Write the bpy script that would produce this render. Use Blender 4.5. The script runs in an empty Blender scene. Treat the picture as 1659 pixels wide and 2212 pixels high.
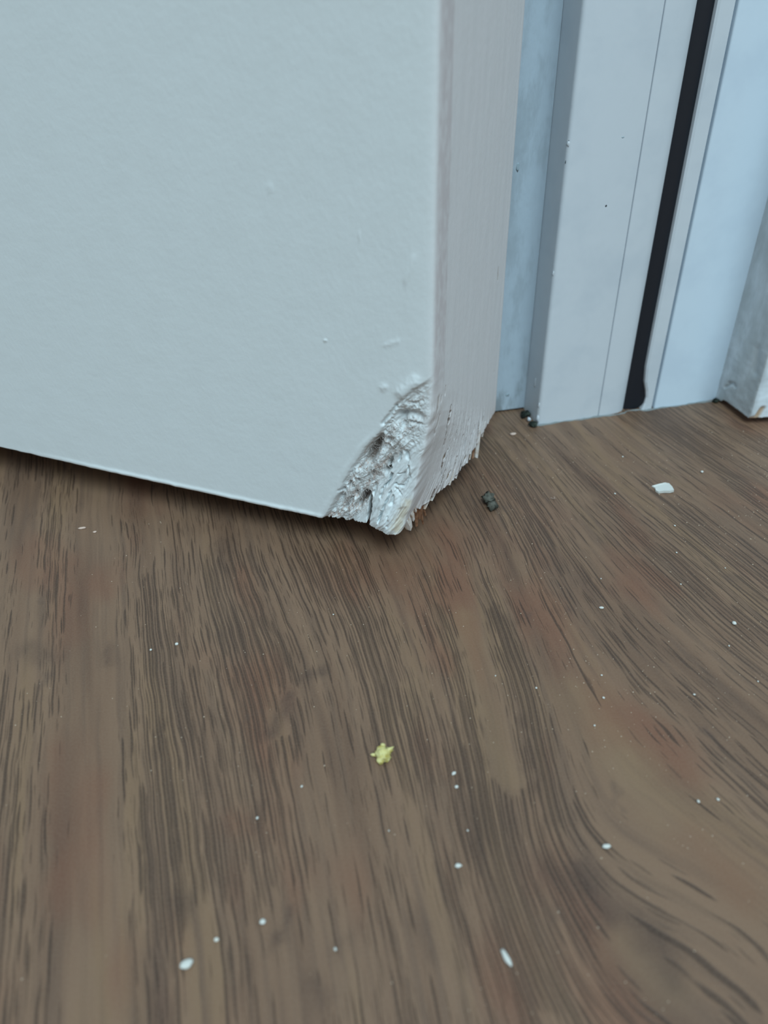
import bpy, bmesh, math, random
import numpy as np
from mathutils import Vector, Matrix

# ------------------------------------------------------------------ camera, world, light, exposure
S = 0.001                                   # everything below is written in millimetres
scene = bpy.context.scene
col = scene.collection
cam_d = bpy.data.cameras.new('camera')
cam = bpy.data.objects.new('camera', cam_d)
col.objects.link(cam)
scene.camera = cam
_R = ((0.99965906, 0.02611050, 0.0), (-0.01537385, 0.58859894, 0.80827899), (-0.02110457, 0.80800342, -0.58879968))
cam.matrix_world = Matrix([[_R[i][0], _R[i][1], -_R[i][2], (0, 0, 73.6 * S)[i]] for i in range(3)] + [[0, 0, 0, 1]])
cam_d.sensor_fit = 'HORIZONTAL'
cam_d.sensor_width = 36.0
cam_d.lens = 36.0 * 1660.0 / 1659.0
cam_d.clip_start = 0.002
cam_d.dof.use_dof = True
cam_d.dof.focus_distance = 0.110
cam_d.dof.aperture_fstop = 34.0

world = bpy.data.worlds.new('room_light')
scene.world = world
world.use_nodes = True
wb = world.node_tree.nodes['Background']
wb.inputs['Color'].default_value = (0.88, 0.96, 1.0, 1)
wb.inputs['Strength'].default_value = 0.36

def area(name, loc, target, sx, sy, power, color):
    d = bpy.data.lights.new(name, 'AREA')
    d.shape = 'RECTANGLE'; d.size = sx; d.size_y = sy; d.energy = power; d.color = color
    o = bpy.data.objects.new(name, d); col.objects.link(o)
    o.location = loc
    o.rotation_euler = (Vector(target) - Vector(loc)).to_track_quat('-Z', 'Y').to_euler()
    return o
area('window_daylight', (0.30, -1.15, 1.95), (0, 0.1, 0.05), 1.4, 1.2, 53.0, (0.66, 0.89, 1.0))

scene.view_settings.view_transform = 'Standard'
scene.view_settings.look = 'None'
scene.view_settings.exposure = 0.0
scene.view_settings.gamma = 1.0
scene.view_settings.use_curve_mapping = False

random.seed(4)
rng = np.random.default_rng(11)

# ------------------------------------------------------------------ node helpers
class NT:
    def __init__(self, name):
        self.m = bpy.data.materials.new(name); self.m.use_nodes = True
        self.t = self.m.node_tree; self.n = self.t.nodes; self.l = self.t.links
        self.b = self.n['Principled BSDF']
    def node(self, ty, **kw):
        x = self.n.new(ty)
        for k, v in kw.items(): setattr(x, k, v)
        return x
    def put(self, sock, v):
        if isinstance(v, bpy.types.NodeSocket): self.l.new(v, sock)
        elif v is not None: sock.default_value = v
    def math(self, op, a, b=None, clamp=False):
        x = self.node('ShaderNodeMath', operation=op, use_clamp=clamp)
        self.put(x.inputs[0], a); self.put(x.inputs[1], b); return x.outputs[0]
    def scale(self, vec, s, off=(0, 0, 0)):
        x = self.node('ShaderNodeMapping'); self.put(x.inputs['Vector'], vec)
        x.inputs['Scale'].default_value = s; x.inputs['Location'].default_value = off; return x.outputs[0]
    def noise(self, vec, s=1.0, detail=2.0, rough=0.5, out=0):
        x = self.node('ShaderNodeTexNoise'); self.put(x.inputs['Vector'], vec)
        x.inputs['Scale'].default_value = s; x.inputs['Detail'].default_value = detail
        x.inputs['Roughness'].default_value = rough; return x.outputs[out]
    def ss(self, v, lo, hi, a=0.0, b=1.0):
        x = self.node('ShaderNodeMapRange', interpolation_type='SMOOTHSTEP'); self.put(x.inputs[0], v)
        x.inputs[1].default_value = lo; x.inputs[2].default_value = hi
        x.inputs[3].default_value = a; x.inputs[4].default_value = b; return x.outputs[0]
    def mix(self, f, a, b, mode='MIX'):
        x = self.node('ShaderNodeMix', data_type='RGBA', blend_type=mode)
        self.put(x.inputs[0], f); self.put(x.inputs[6], a); self.put(x.inputs[7], b); return x.outputs[2]
    def ramp(self, f, stops):
        x = self.node('ShaderNodeValToRGB'); self.put(x.inputs[0], f); e = x.color_ramp.elements
        e[0].position, e[0].color = stops[0]; e[1].position, e[1].color = stops[-1]
        for p, c in stops[1:-1]:
            k = e.new(p); k.color = c
        return x.outputs[0]
    def bump(self, h, dist, strength=1.0, prev=None):
        x = self.node('ShaderNodeBump'); self.put(x.inputs['Height'], h)
        x.inputs['Distance'].default_value = dist; x.inputs['Strength'].default_value = strength
        if prev is not None: self.l.new(prev, x.inputs['Normal'])
        return x.outputs[0]
    def attr(self, name):
        return self.node('ShaderNodeAttribute', attribute_name=name).outputs['Fac']
    def objco(self): return self.node('ShaderNodeTexCoord').outputs['Object']
    def out(self, color, rough=0.5, normal=None, spec=0.5):
        self.put(self.b.inputs['Base Color'], color); self.put(self.b.inputs['Roughness'], rough)
        self.b.inputs['Specular IOR Level'].default_value = spec
        if normal is not None: self.l.new(normal, self.b.inputs['Normal'])
        return self.m

def lin(r, g, b):
    f = lambda c: (c / 255 / 12.92) if c / 255 <= 0.04045 else ((c / 255 + 0.055) / 1.055) ** 2.4
    return (f(r), f(g), f(b), 1.0)

# ------------------------------------------------------------------ materials
def mat_floor():
    t = NT('wood_print_vinyl')
    uv = t.node('ShaderNodeUVMap', uv_map='grain').outputs[0]
    ob = t.objco()
    jit = t.noise(t.scale(uv, (0.35, 0.12, 1)), 1.0, 2.0)
    jv = t.node('ShaderNodeCombineXYZ'); t.put(jv.inputs[0], t.math('MULTIPLY', t.math('SUBTRACT', jit, 0.5), 0.7))
    va = t.node('ShaderNodeVectorMath', operation='ADD'); t.put(va.inputs[0], uv); t.put(va.inputs[1], jv.outputs[0])
    g = va.outputs[0]
    # broad bands of tone along the grain
    tone = t.noise(t.scale(g, (0.16, 0.012, 1)), 1.0, 3.0, 0.55)
    base = t.ramp(tone, [(0.30, lin(88, 65, 52)), (0.44, lin(119, 92, 73)), (0.54, lin(126, 99, 79)), (0.62, lin(127, 100, 77)), (0.74, lin(104, 79, 63))])
    fine = t.noise(t.scale(g, (0.85, 0.035, 1), (3, 7, 0)), 1.0, 3.0, 0.6)
    base = t.mix(t.ss(fine, 0.42, 0.70, 0.0, 0.75), base, lin(100, 78, 64))
    red = t.noise(t.scale(g, (0.09, 0.035, 1), (11, 2, 0)), 1.0, 2.0)
    base = t.mix(t.ss(red, 0.54, 0.72, 0.0, 0.62), base, lin(118, 77, 58))
    base = t.mix(t.attr('tan'), base, lin(138, 112, 84))
    base = t.mix(t.math('MULTIPLY', t.attr('red'), 0.8), base, lin(116, 74, 56))
    base = t.mix(t.math('MULTIPLY', t.attr('dark'), 1.0), base, lin(58, 42, 38))
    # pores: long thin dark strokes lying in rows, every row with its own breaks
    sx = t.node('ShaderNodeSeparateXYZ'); t.put(sx.inputs[0], g)
    gu, gv = sx.outputs[0], sx.outputs[1]
    def strokes(period, seed, vfreq, width, lo, hi):
        ph = t.math('ADD', t.math('DIVIDE', gu, period), seed)
        cell = t.math('FLOOR', ph); fr = t.math('SUBTRACT', ph, cell)
        wn = t.node('ShaderNodeTexWhiteNoise', noise_dimensions='1D'); t.put(wn.inputs['W'], cell)
        cen = t.math('ADD', t.math('MULTIPLY', wn.outputs['Value'], 0.46), 0.27)
        cv = t.node('ShaderNodeCombineXYZ'); t.put(cv.inputs[0], t.math('MULTIPLY', cell, 7.37)); t.put(cv.inputs[1], t.math('MULTIPLY', gv, vfreq)); cv.inputs[2].default_value = seed
        gate = t.ss(t.math('ADD', t.noise(cv.outputs[0], 1.0, 1.0), dens_o), lo, hi)
        d = t.math('ABSOLUTE', t.math('SUBTRACT', fr, cen))
        wd = t.math('MULTIPLY', gate, width)
        e = t.math('SUBTRACT', wd, d)
        x = t.node('ShaderNodeMapRange', interpolation_type='SMOOTHSTEP'); t.put(x.inputs[0], e)
        x.inputs[1].default_value = -0.04; x.inputs[2].default_value = 0.09
        return t.math('MULTIPLY', x.outputs[0], t.ss(gate, 0.03, 0.45))
    dens = t.noise(t.scale(g, (0.12, 0.012, 1), (5, 5, 0)), 1.0, 2.0)
    dens_o = t.math('ADD', t.math('MULTIPLY', t.math('SUBTRACT', dens, 0.5), 0.65), t.attr('dens'))
    k1 = strokes(0.92, 0.0, 0.10, 0.16, 0.47, 0.62)
    k2 = strokes(0.55, 31.3, 0.15, 0.19, 0.50, 0.66)
    k3 = strokes(1.45, 67.7, 0.08, 0.10, 0.52, 0.64)
    k4 = strokes(0.33, 91.1, 0.22, 0.27, 0.48, 0.70)
    pore = t.math('MAXIMUM', t.math('MAXIMUM', k1, t.math('MULTIPLY', k2, 0.75)), t.math('MAXIMUM', k3, t.math('MULTIPLY', k4, 0.5)))
    base = t.mix(t.math('MULTIPLY', pore, 0.76), base, lin(56, 40, 32))
    # greyish smears and dark printed blotches
    sm = t.noise(t.scale(ob, (170, 110, 100), (3.1, 1.2, 0)), 1.0, 3.0, 0.6)
    base = t.mix(t.ss(sm, 0.64, 0.74, 0.0, 0.4), base, lin(82, 64, 56))
    gr = t.noise(t.scale(ob, (4200, 4200, 4200)), 1.0, 1.0)
    base = t.mix(t.ss(gr, 0.3, 0.7, 0.0, 0.10), base, lin(150, 132, 112))
    hb = t.math('MULTIPLY', pore, -1.0)
    n = t.bump(hb, 0.00005, 0.7)
    n = t.bump(t.noise(t.scale(ob, (2600, 2600, 2600)), 1.0, 2.0), 0.00003, 0.4, n)
    rough = t.ss(t.noise(t.scale(ob, (60, 60, 60)), 1.0, 3.0), 0.3, 0.7, 0.46, 0.58)
    return t.out(base, rough, n, 0.42)

def mat_door():
    t = NT('white_door_paint')
    ob = t.objco()
    wear = t.attr('wear'); stain = t.attr('stain'); side = t.attr('side'); raw_shade = t.attr('raw')
    face_c = lin(222, 229, 231); edge_c = lin(222, 220, 221)
    c = t.mix(side, face_c, edge_c)
    mott = t.noise(t.scale(ob, (260, 260, 260)), 1.0, 3.0)
    c = t.mix(t.ss(mott, 0.35, 0.7, 0.0, 0.10), c, lin(205, 210, 210))
    band = t.attr('band')
    bn = t.noise(t.scale(ob, (900, 900, 500)), 1.0, 3.0)
    c = t.mix(t.math('MULTIPLY', band, t.ss(bn, 0.35, 0.6, 0.35, 1.0)), c, lin(206, 199, 200))
    wn = t.noise(t.scale(ob, (2600, 2600, 1300)), 1.0, 3.0, 0.65)
    c = t.mix(t.math('MULTIPLY', wear, t.ss(wn, 0.36, 0.62)), c, lin(192, 176, 168))
    c = t.mix(raw_shade, c, t.mix(wn, lin(70, 53, 42), lin(146, 118, 93)))  # bare wood; the same dark brown paints shade into the edge cracks
    c = t.mix(stain, c, lin(206, 186, 148))
    st = t.noise(t.scale(ob, (1700, 1700, 1200)), 1.0, 2.0, 0.5)
    n = t.bump(st, 0.00008, 0.32)
    br = t.noise(t.scale(ob, (3000, 3000, 90)), 1.0, 2.0)
    n = t.bump(t.math('MULTIPLY', br, side), 0.00004, 0.3, n)
    n = t.bump(t.noise(t.scale(ob, (420, 420, 300)), 1.0, 2.0), 0.00010, 0.22, n)
    return t.out(c, t.math('ADD', t.math('MULTIPLY', t.attr('torn'), 0.25), 0.62), n, 0.22)

def mat_plain(name, c, rough=0.5, spec=0.4, nscale=900, ndist=0.00004, mottle=None, mscale=120):
    t = NT(name); ob = t.objco()
    base = c
    if mottle: base = t.mix(t.ss(t.noise(t.scale(ob, (mscale,) * 3), 1.0, 4.0, 0.6), 0.42, 0.68), c, mottle)
    n = t.bump(t.noise(t.scale(ob, (nscale,) * 3), 1.0, 2.0), ndist, 0.6)
    return t.out(base, rough, n, spec)

def mat_dirty_strip():
    t = NT('grubby_white_strip'); ob = t.objco()
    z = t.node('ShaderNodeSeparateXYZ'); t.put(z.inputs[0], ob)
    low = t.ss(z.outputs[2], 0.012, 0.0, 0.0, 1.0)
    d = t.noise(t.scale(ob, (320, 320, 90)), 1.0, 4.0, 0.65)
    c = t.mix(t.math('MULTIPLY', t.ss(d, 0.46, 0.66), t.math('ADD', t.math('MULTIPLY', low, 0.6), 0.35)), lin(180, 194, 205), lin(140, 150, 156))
    n = t.bump(t.noise(t.scale(ob, (700, 700, 400)), 1.0, 3.0), 0.0002, 0.5)
    return t.out(c, 0.55, n, 0.35)

M = {
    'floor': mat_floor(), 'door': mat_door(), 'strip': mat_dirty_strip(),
    'frame': mat_plain('white_frame_paint', lin(207, 213, 219), 0.5, 0.4, 700, 0.00003, lin(200, 207, 214), 90),
    'sash': mat_plain('cool_white_sash', lin(212, 227, 239), 0.4, 0.45, 700, 0.00002, lin(206, 221, 234), 90),
    'casing': mat_plain('white_casing_paint', lin(222, 231, 238), 0.5, 0.4, 500, 0.0001, lin(206, 216, 222), 150),
    'rubber': mat_plain('black_rubber', lin(24, 28, 36), 0.42, 0.5, 900, 0.00003),
    'fibre': mat_plain('painted_fibre', lin(226, 223, 220), 0.8, 0.1, 2000, 0.00002, lin(206, 196, 190), 1200),
    'splinter': mat_plain('painted_splinter', lin(214, 208, 203), 0.75, 0.2, 2500, 0.00004, lin(190, 168, 150), 1100),
    'raw': mat_plain('bare_wood', lin(158, 118, 92), 0.8, 0.1, 2500, 0.00005, lin(112, 78, 58), 1500),
    'chip': mat_plain('white_paint_chip', lin(208, 209, 203), 0.6, 0.3, 1500, 0.00005),
    'grain': mat_plain('pale_crumb', lin(226, 226, 218), 0.7, 0.2, 1500, 0.00005, lin(200, 190, 176), 900),
    'pebble': mat_plain('grey_green_grit', lin(98, 98, 90), 0.9, 0.1, 1800, 0.0002, lin(54, 54, 48), 800),
    'yellow': mat_plain('yellow_foam', lin(214, 206, 146), 0.9, 0.1, 2000, 0.0002, lin(186, 170, 92), 900),
    'pink': mat_plain('pinkish_fibre', lin(206, 182, 168), 0.8, 0.1),
    'dirt': mat_plain('black_dirt', lin(34, 38, 34), 0.9, 0.1, 1500, 0.0002, lin(70, 78, 70), 700),
    'sealant': mat_plain('grey_sealant', lin(126, 132, 132), 0.6, 0.3, 900, 0.0001),
    'dust': mat_plain('dust', lin(190, 172, 152), 0.9, 0.1),
    'wall': mat_plain('wall_paint', lin(214, 216, 216), 0.8, 0.2, 500, 0.0002),
    'scuff': mat_plain('grey_scuff', lin(160, 176, 184), 0.7, 0.2),
    'mark': mat_plain('dark_mark', lin(66, 70, 76), 0.7, 0.2),
}

# ------------------------------------------------------------------ object helpers
def mesh_obj(name, verts, faces, m, parent=None, smooth=False):
    me = bpy.data.meshes.new(name)
    me.from_pydata([tuple(v) for v in verts], [], faces); me.update()
    me.materials.append(m)
    if smooth: me.polygons.foreach_set('use_smooth', [True] * len(me.polygons))
    o = bpy.data.objects.new(name, me); col.objects.link(o)
    if parent is not None: o.parent = parent
    return o

def grid_obj(name, P, m, parent=None, smooth=True, extra_faces=None, extra_verts=None):
    """P: array rows x cols x 3 (metres)."""
    r, c = P.shape[:2]
    V = P.reshape(-1, 3)
    idx = np.arange(r * c).reshape(r, c)
    F = np.stack([idx[:-1, :-1], idx[:-1, 1:], idx[1:, 1:], idx[1:, :-1]], -1).reshape(-1, 4)
    me = bpy.data.meshes.new(name)
    me.vertices.add(len(V)); me.vertices.foreach_set('co', V.astype(np.float32).ravel())
    n = len(F)
    me.loops.add(n * 4); me.loops.foreach_set('vertex_index', F.astype(np.int32).ravel())
    me.polygons.add(n); me.polygons.foreach_set('loop_start', np.arange(0, n * 4, 4, dtype=np.int32))
    me.polygons.foreach_set('loop_total', np.full(n, 4, np.int32))
    me.update(calc_edges=True)
    me.polygons.foreach_set('use_smooth', np.full(n, smooth))
    me.materials.append(m)
    o = bpy.data.objects.new(name, me); col.objects.link(o)
    if parent is not None: o.parent = parent
    return o

def empty(name, loc):
    o = bpy.data.objects.new(name, None); col.objects.link(o); o.location = loc; o.empty_display_size = 0.01
    return o

def tag(o, label=None, cat=None, group=None, kind=None):
    if label: o['label'] = label
    if cat: o['category'] = cat
    if group: o['group'] = group
    if kind: o['kind'] = kind
    return o

# ------------------------------------------------------------------ numpy noise
_perm = np.random.default_rng(77).permutation(512).astype(np.int64)
def perlin(x, y, seed=0):
    x = np.asarray(x, float) + seed * 17.31; y = np.asarray(y, float) + seed * 9.77
    xi = np.floor(x).astype(np.int64); yi = np.floor(y).astype(np.int64)
    xf = x - xi; yf = y - yi
    u = xf * xf * xf * (xf * (xf * 6 - 15) + 10); v = yf * yf * yf * (yf * (yf * 6 - 15) + 10)
    def gr(ix, iy, dx, dy):
        h = _perm[(_perm[ix & 511] + iy) & 511] * (2 * math.pi / 512)
        return np.cos(h) * dx + np.sin(h) * dy
    a = gr(xi, yi, xf, yf); b = gr(xi + 1, yi, xf - 1, yf)
    c = gr(xi, yi + 1, xf, yf - 1); d = gr(xi + 1, yi + 1, xf - 1, yf - 1)
    return (a + (b - a) * u + ((c + (d - c) * u) - (a + (b - a) * u)) * v) * 1.4
def fbm(x, y, o=3, seed=0, g=0.5):
    s = 0; a = 1; f = 1
    for k in range(o):
        s = s + a * perlin(x * f, y * f, seed + k); a *= g; f *= 2.03
    return s
def sst(x, a, b):
    t = np.clip((np.asarray(x, float) - a) / (b - a), 0, 1); return t * t * (3 - 2 * t)
def polydist(x, y, pts):
    d = np.full(np.shape(x), 1e9)
    for (x0, y0), (x1, y1) in zip(pts[:-1], pts[1:]):
        dx, dy = x1 - x0, y1 - y0; L = dx * dx + dy * dy + 1e-9
        t = np.clip(((x - x0) * dx + (y - y0) * dy) / L, 0, 1)
        d = np.minimum(d, np.hypot(x - x0 - t * dx, y - y0 - t * dy))
    return d

# ------------------------------------------------------------------ floor
GRAIN=[
[[-52.8,86.7],[-49.9,77.2],[-47.4,68.9],[-45.2,61.7],[-43.0,52.8],[-41.0,45.8]],
[[-56.1,115.0],[-51.8,98.9],[-48.3,85.7],[-44.8,74.8],[-41.2,64.4],[-39.1,57.4],[-37.1,51.2],[-35.4,45.6],[-33.8,40.6],[-32.4,36.1],[-31.1,31.8],[-29.9,27.8]],
[[-52.4,115.4],[-46.4,93.0],[-41.8,77.1],[-38.5,66.4],[-35.8,57.3],[-34.0,51.1],[-32.4,45.5],[-31.0,40.6],[-29.6,35.9],[-28.4,31.6],[-27.3,27.8]],
[[-44.2,109.2],[-39.2,93.8],[-36.4,82.0],[-34.1,72.0],[-31.8,62.6],[-29.8,54.6],[-27.5,45.4],[-25.1,38.1],[-23.5,32.6],[-22.1,27.7]],
[[-40.4,106.3],[-34.2,85.9],[-31.0,76.2],[-26.9,63.9],[-24.2,56.9],[-21.8,50.7],[-19.8,45.2],[-18.1,39.1],[-16.9,34.8],[-15.9,31.0],[-14.9,27.5]],
[[-31.1,90.1],[-26.2,73.5],[-23.9,64.8],[-22.4,61.3],[-19.0,50.6],[-17.4,45.1],[-16.0,40.2],[-14.7,35.5],[-13.6,31.3],[-12.6,27.4]],
[[-27.6,83.6],[-23.9,72.4],[-21.3,64.7],[-18.3,56.2]],
[[-23.9,84.7],[-21.6,78.7],[-18.8,71.2],[-14.6,59.3]],
[[-22.6,91.6],[-19.5,84.5],[-16.4,76.3],[-13.1,67.2]],
[[-11.7,53.4],[-9.2,48.1],[-7.3,39.9],[-6.5,35.3],[-5.7,31.1],[-5.1,27.3]],
[[-14.1,41.3],[-12.2,37.2],[-10.6,33.5],[-9.4,27.8]],
[[-12.4,96.1],[-7.5,80.9],[-4.7,70.9],[-2.3,58.9],[-0.8,50.1],[0.5,42.1],[1.3,37.4],[1.9,33.2],[2.8,27.1]],
[[-4.5,94.6],[0.0,78.2],[3.0,65.9],[4.6,54.4],[6.0,49.9],[7.9,41.2],[9.2,35.1],[10.5,31.0],[12.6,26.9]],
[[10.9,91.7],[12.5,85.1],[13.9,78.2],[14.6,65.5],[14.8,55.7],[14.6,49.6],[14.4,44.7],[13.2,39.8],[13.7,34.9],[13.9,30.7],[14.2,26.8]],
[[13.3,85.1],[15.0,77.7],[16.3,67.4],[16.6,55.6],[16.8,48.2],[17.1,45.2],[21.4,41.5],[25.0,39.1],[28.4,35.6],[30.9,33.5],[33.3,31.4]],
[[15.5,42.7],[18.8,38.3],[22.4,33.9],[26.2,29.9],[28.9,26.5]],
[[14.0,41.7],[15.6,35.7],[18.0,29.7],[19.2,26.7]],
[[16.2,82.9],[17.6,76.7],[19.3,64.6],[19.2,54.0],[22.1,46.4],[26.6,40.7],[30.7,37.4],[34.5,34.4]],
[[21.8,77.9],[23.2,70.8],[24.5,64.4],[26.2,56.6],[28.9,52.2],[31.3,47.7],[33.5,43.7],[36.6,39.2]],
[[26.1,77.3],[29.1,67.7],[32.2,58.8],[34.1,54.1],[35.8,49.9],[38.6,44.1]],
[[23.8,121.1],[26.1,108.0],[28.5,95.9],[30.9,85.9],[33.3,77.4],[36.0,69.7],[40.3,62.0],[43.4,55.4]],
[[29.0,124.2],[32.8,113.7],[35.8,102.9],[40.4,92.8],[45.0,82.0],[47.2,75.3],[49.2,69.3]],
[[39.7,118.7],[42.1,112.1],[48.1,99.3],[51.5,90.1],[54.5,82.0]],
[[49.9,124.8],[54.7,113.2],[58.1,105.2],[61.1,97.8]],
[[9.1,96.4],[11.7,84.1],[13.3,76.4],[14.5,66.3]],
[[12.7,100.0],[15.2,89.3],[17.6,78.0]]]
G_DIR = np.array((-0.326, 0.945)); G_DIR /= np.linalg.norm(G_DIR); C_DIR = np.array((G_DIR[1], -G_DIR[0]))
def tps_fit(P, w):
    n = len(P); D = np.linalg.norm(P[:, None] - P[None], axis=2)
    K = np.where(D > 0, D * D * np.log(D + 1e-9), 0) + np.eye(n) * 200.0
    Q = np.hstack([np.ones((n, 1)), P]); A = np.zeros((n + 3, n + 3))
    A[:n, :n] = K; A[:n, n:] = Q; A[n:, :n] = Q.T
    return P, np.linalg.solve(A, np.concatenate([w, np.zeros(3)]))
def tps_eval(fit, X):
    P, s = fit; out = np.empty(len(X))
    for i in range(0, len(X), 20000):
        x = X[i:i + 20000]; D = np.linalg.norm(x[:, None] - P[None], axis=2)
        out[i:i + 20000] = np.where(D > 0, D * D * np.log(D + 1e-9), 0) @ s[:len(P)] + s[len(P)] + x @ s[len(P) + 1:]
    return out
LATE = {7, 8, 9, 10, 15, 16, 24, 25}
def fit_lines(vals):
    P = np.concatenate([np.array(GRAIN[i]) for i in vals]); w = np.concatenate([np.full(len(GRAIN[i]), vals[i]) for i in vals])
    P = P + rng.normal(0, 0.01, P.shape)
    return tps_fit(P, w)
vals = {}
SHIFT = {14: 5.0, 17: 5.4, 18: 5.0, 19: 4.5, 20: 3.2, 21: 3.0, 22: 2.8, 23: 2.8}
for i, L in enumerate(GRAIN):
    if i not in LATE:
        L = np.array(L); k = np.argmin(np.abs(L @ G_DIR - 66.0)); vals[i] = float(L[k] @ C_DIR) + SHIFT.get(i, 0)
f0 = fit_lines(vals)
for i in LATE: vals[i] = float(np.mean(tps_eval(f0, np.array(GRAIN[i]))))
vals[16] = vals[13] + (vals[14] - vals[13]) * .33; vals[15] = vals[13] + (vals[14] - vals[13]) * .66
grain_fit = fit_lines(vals)

def axis(lo, hi, a, b, step, n):
    pre = a - (a - lo) * (np.linspace(1, 0, n, endpoint=False) ** 2.2)
    post = b + (hi - b) * (np.linspace(0, 1, n + 1)[1:] ** 2.2)
    return np.concatenate([pre, np.arange(a, b, step), [b], post])
fx = axis(-1600, 1600, -85, 95, 0.6, 24); fy = axis(-1900, 1300, 15, 155, 0.6, 24)
FX, FY = np.meshgrid(fx, fy)
floor = grid_obj('floor', np.stack([FX, FY, np.zeros_like(FX)], -1) * S, M['floor'])
tag(floor, 'brown wood-print floor with dark grain and scattered crumbs', 'floor', kind='structure')
XY = np.stack([FX.ravel(), FY.ravel()], 1)
u_lin = XY @ C_DIR; v_lin = XY @ G_DIR
rad = np.hypot((XY[:, 0] - 5) / 1.0, (XY[:, 1] - 75) / 1.0)
wt = 1 - sst(rad, 75, 140)
u_w = u_lin.copy(); near = wt > 0
u_w[near] = u_lin[near] + wt[near] * (tps_eval(grain_fit, XY[near]) - u_lin[near])
uv = np.stack([u_w, v_lin], 1).astype(np.float32)
# printed blotches of the wood picture: tan, reddish and dark patches (x, y on the floor in mm)
TAN = [([(10.4, 76.5), (11.8, 64.1), (12.4, 55.8), (13.0, 50.9)], 1.9, 0.42), ([(22.0, 62.3), (25.2, 52.9), (28.7, 44.3), (35.2, 36.1)], 2.6, 0.45), ([(20.8, 32.7), (23.3, 29.9)], 2.2, 0.4), ([(2.3, 64.4), (2.7, 58.7)], 1.2, 0.3)]
RED = [([(-6.5, 91.8), (-2.9, 83.7)], 2.2, 0.6), ([(1.2, 85.6), (5.8, 73.1), (7.2, 67.3)], 1.8, 0.7), ([(28.5, 59.2), (32.3, 50.9)], 2.6, 0.6), ([(30.4, 42.3), (33.4, 37.9)], 2.8, 0.55), ([(14.9, 39.3), (17.9, 36.5)], 2.4, 0.5), ([(-37.5, 56.1), (-34.0, 46.6)], 2.4, 0.4), ([(-41.8, 109.1), (-39.0, 103.5)], 3.0, 0.5), ([(-16.9, 46.7), (-13.9, 45.5)], 1.6, 0.4), ([(10.0, 33.4), (10.7, 29.5)], 2.2, 0.4), ([(25.9, 98.1), (17.8, 110.6)], 4.0, 0.35), ([(-6.0, 86.0), (4.0, 84.0), (12.0, 94.0)], 5.5, 0.5)]
DARK = [([(18.7, 40.2), (20.5, 36.5), (23.9, 33.0)], 1.7, 0.75), ([(24.0, 33.4), (24.4, 30.7)], 1.6, 0.6), ([(15.1, 40.3), (18.5, 39.2)], 1.6, 0.5), ([(7.1, 49.9), (8.0, 46.5), (8.5, 42.4)], 1.3, 0.5), ([(16.1, 76.3), (17.6, 66.2)], 1.3, 0.4), ([(15.7, 58.3), (15.8, 49.6)], 0.9, 0.5), ([(-12.5, 63.4), (-12.6, 61.3), (-13.7, 57.9)], 0.95, 0.7), ([(-10.4, 66.0), (-8.1, 67.1)], 0.7, 0.5), ([(-20.4, 38.0), (-19.8, 36.4)], 1.0, 0.7), ([(-10.9, 34.7), (-10.9, 33.9)], 0.75, 0.75), ([(-10.2, 37.3), (-10.5, 35.6)], 0.5, 0.5), ([(-7.4, 30.5), (-6.7, 29.5)], 1.1, 0.5), ([(-4.8, 33.7), (-3.6, 35.4)], 1.1, 0.45), ([(-25.3, 94.3), (-23.6, 87.6)], 1.5, 0.5), ([(-47.7, 72.5), (-44.0, 70.7)], 1.6, 0.45), ([(-14.2, 48.0), (-14.1, 45.5)], 0.7, 0.6), ([(-27.2, 59.0), (-26.2, 54.5)], 0.6, 0.4), ([(-22.2, 33.4), (-20.6, 28.0)], 1.3, 0.4), ([(-36.8, 72.1), (-35.9, 69.6)], 0.8, 0.5), ([(2.1, 35.7), (3.2, 32.7)], 1.0, 0.4)]
wx = XY[:, 0] + .6 * fbm(XY[:, 0] * .35, XY[:, 1] * .35, 2, 7); wy = XY[:, 1] + .9 * fbm(XY[:, 0] * .3, XY[:, 1] * .3, 2, 8)
for nm_, lst in (('tan', TAN), ('red', RED), ('dark', DARK)):
    val = np.zeros(len(XY))
    for pts, w_, a_ in lst: val = np.maximum(val, a_ * np.exp(-(polydist(wx, wy, pts) / w_) ** 2))
    val *= .75 + .5 * fbm(u_lin * .5, v_lin * .05, 2, 9)
    at = floor.data.attributes.new(nm_, 'FLOAT', 'POINT'); at.data.foreach_set('value', val.astype(np.float32))
# where the printed pores crowd together or thin out
DENS = [([(-52.1, 118.4), (-41.7, 81.2), (-34.4, 57.3), (-29.1, 40.5), (-24.9, 27.7)], 2.6, -0.32), ([(-61.7, 111.4), (-51.0, 81.6), (-46.2, 68.4)], 2.0, -0.18), ([(10.7, 79.2), (11.8, 64.1), (12.4, 55.8), (12.9, 50.3)], 1.3, -0.4), ([(22.0, 62.3), (25.2, 52.9), (28.7, 44.3), (33.2, 37.5)], 2.4, -0.25), ([(20.7, 32.3), (24.6, 27.7)], 2.5, -0.3), ([(-24.1, 86.6), (-16.9, 71.4), (-12.2, 59.2)], 4.5, 0.16), ([(-9.1, 88.1), (-2.3, 69.2), (1.9, 53.0)], 4.0, 0.14), ([(15.0, 77.2), (16.6, 63.9), (16.9, 54.4), (16.9, 46.3)], 1.1, 0.3), ([(-34.5, 85.9), (-28.6, 64.0), (-24.0, 45.3), (-21.0, 35.8)], 1.6, 0.2), ([(8.1, 52.8), (10.4, 39.4), (11.8, 29.1)], 2.0, 0.15), ([(22.1, 107.5), (29.0, 88.7), (35.0, 73.8), (40.9, 63.1)], 6, 0.08), ([(-12.5, 63.4), (-13.1, 57.9)], 1.4, -0.3), ([(-11.0, 35.6), (-8.3, 28.5)], 3.0, -0.25), ([(-18.4, 35.8), (-16.2, 27.9)], 2.5, -0.15)]
val = np.zeros(len(XY))
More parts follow.
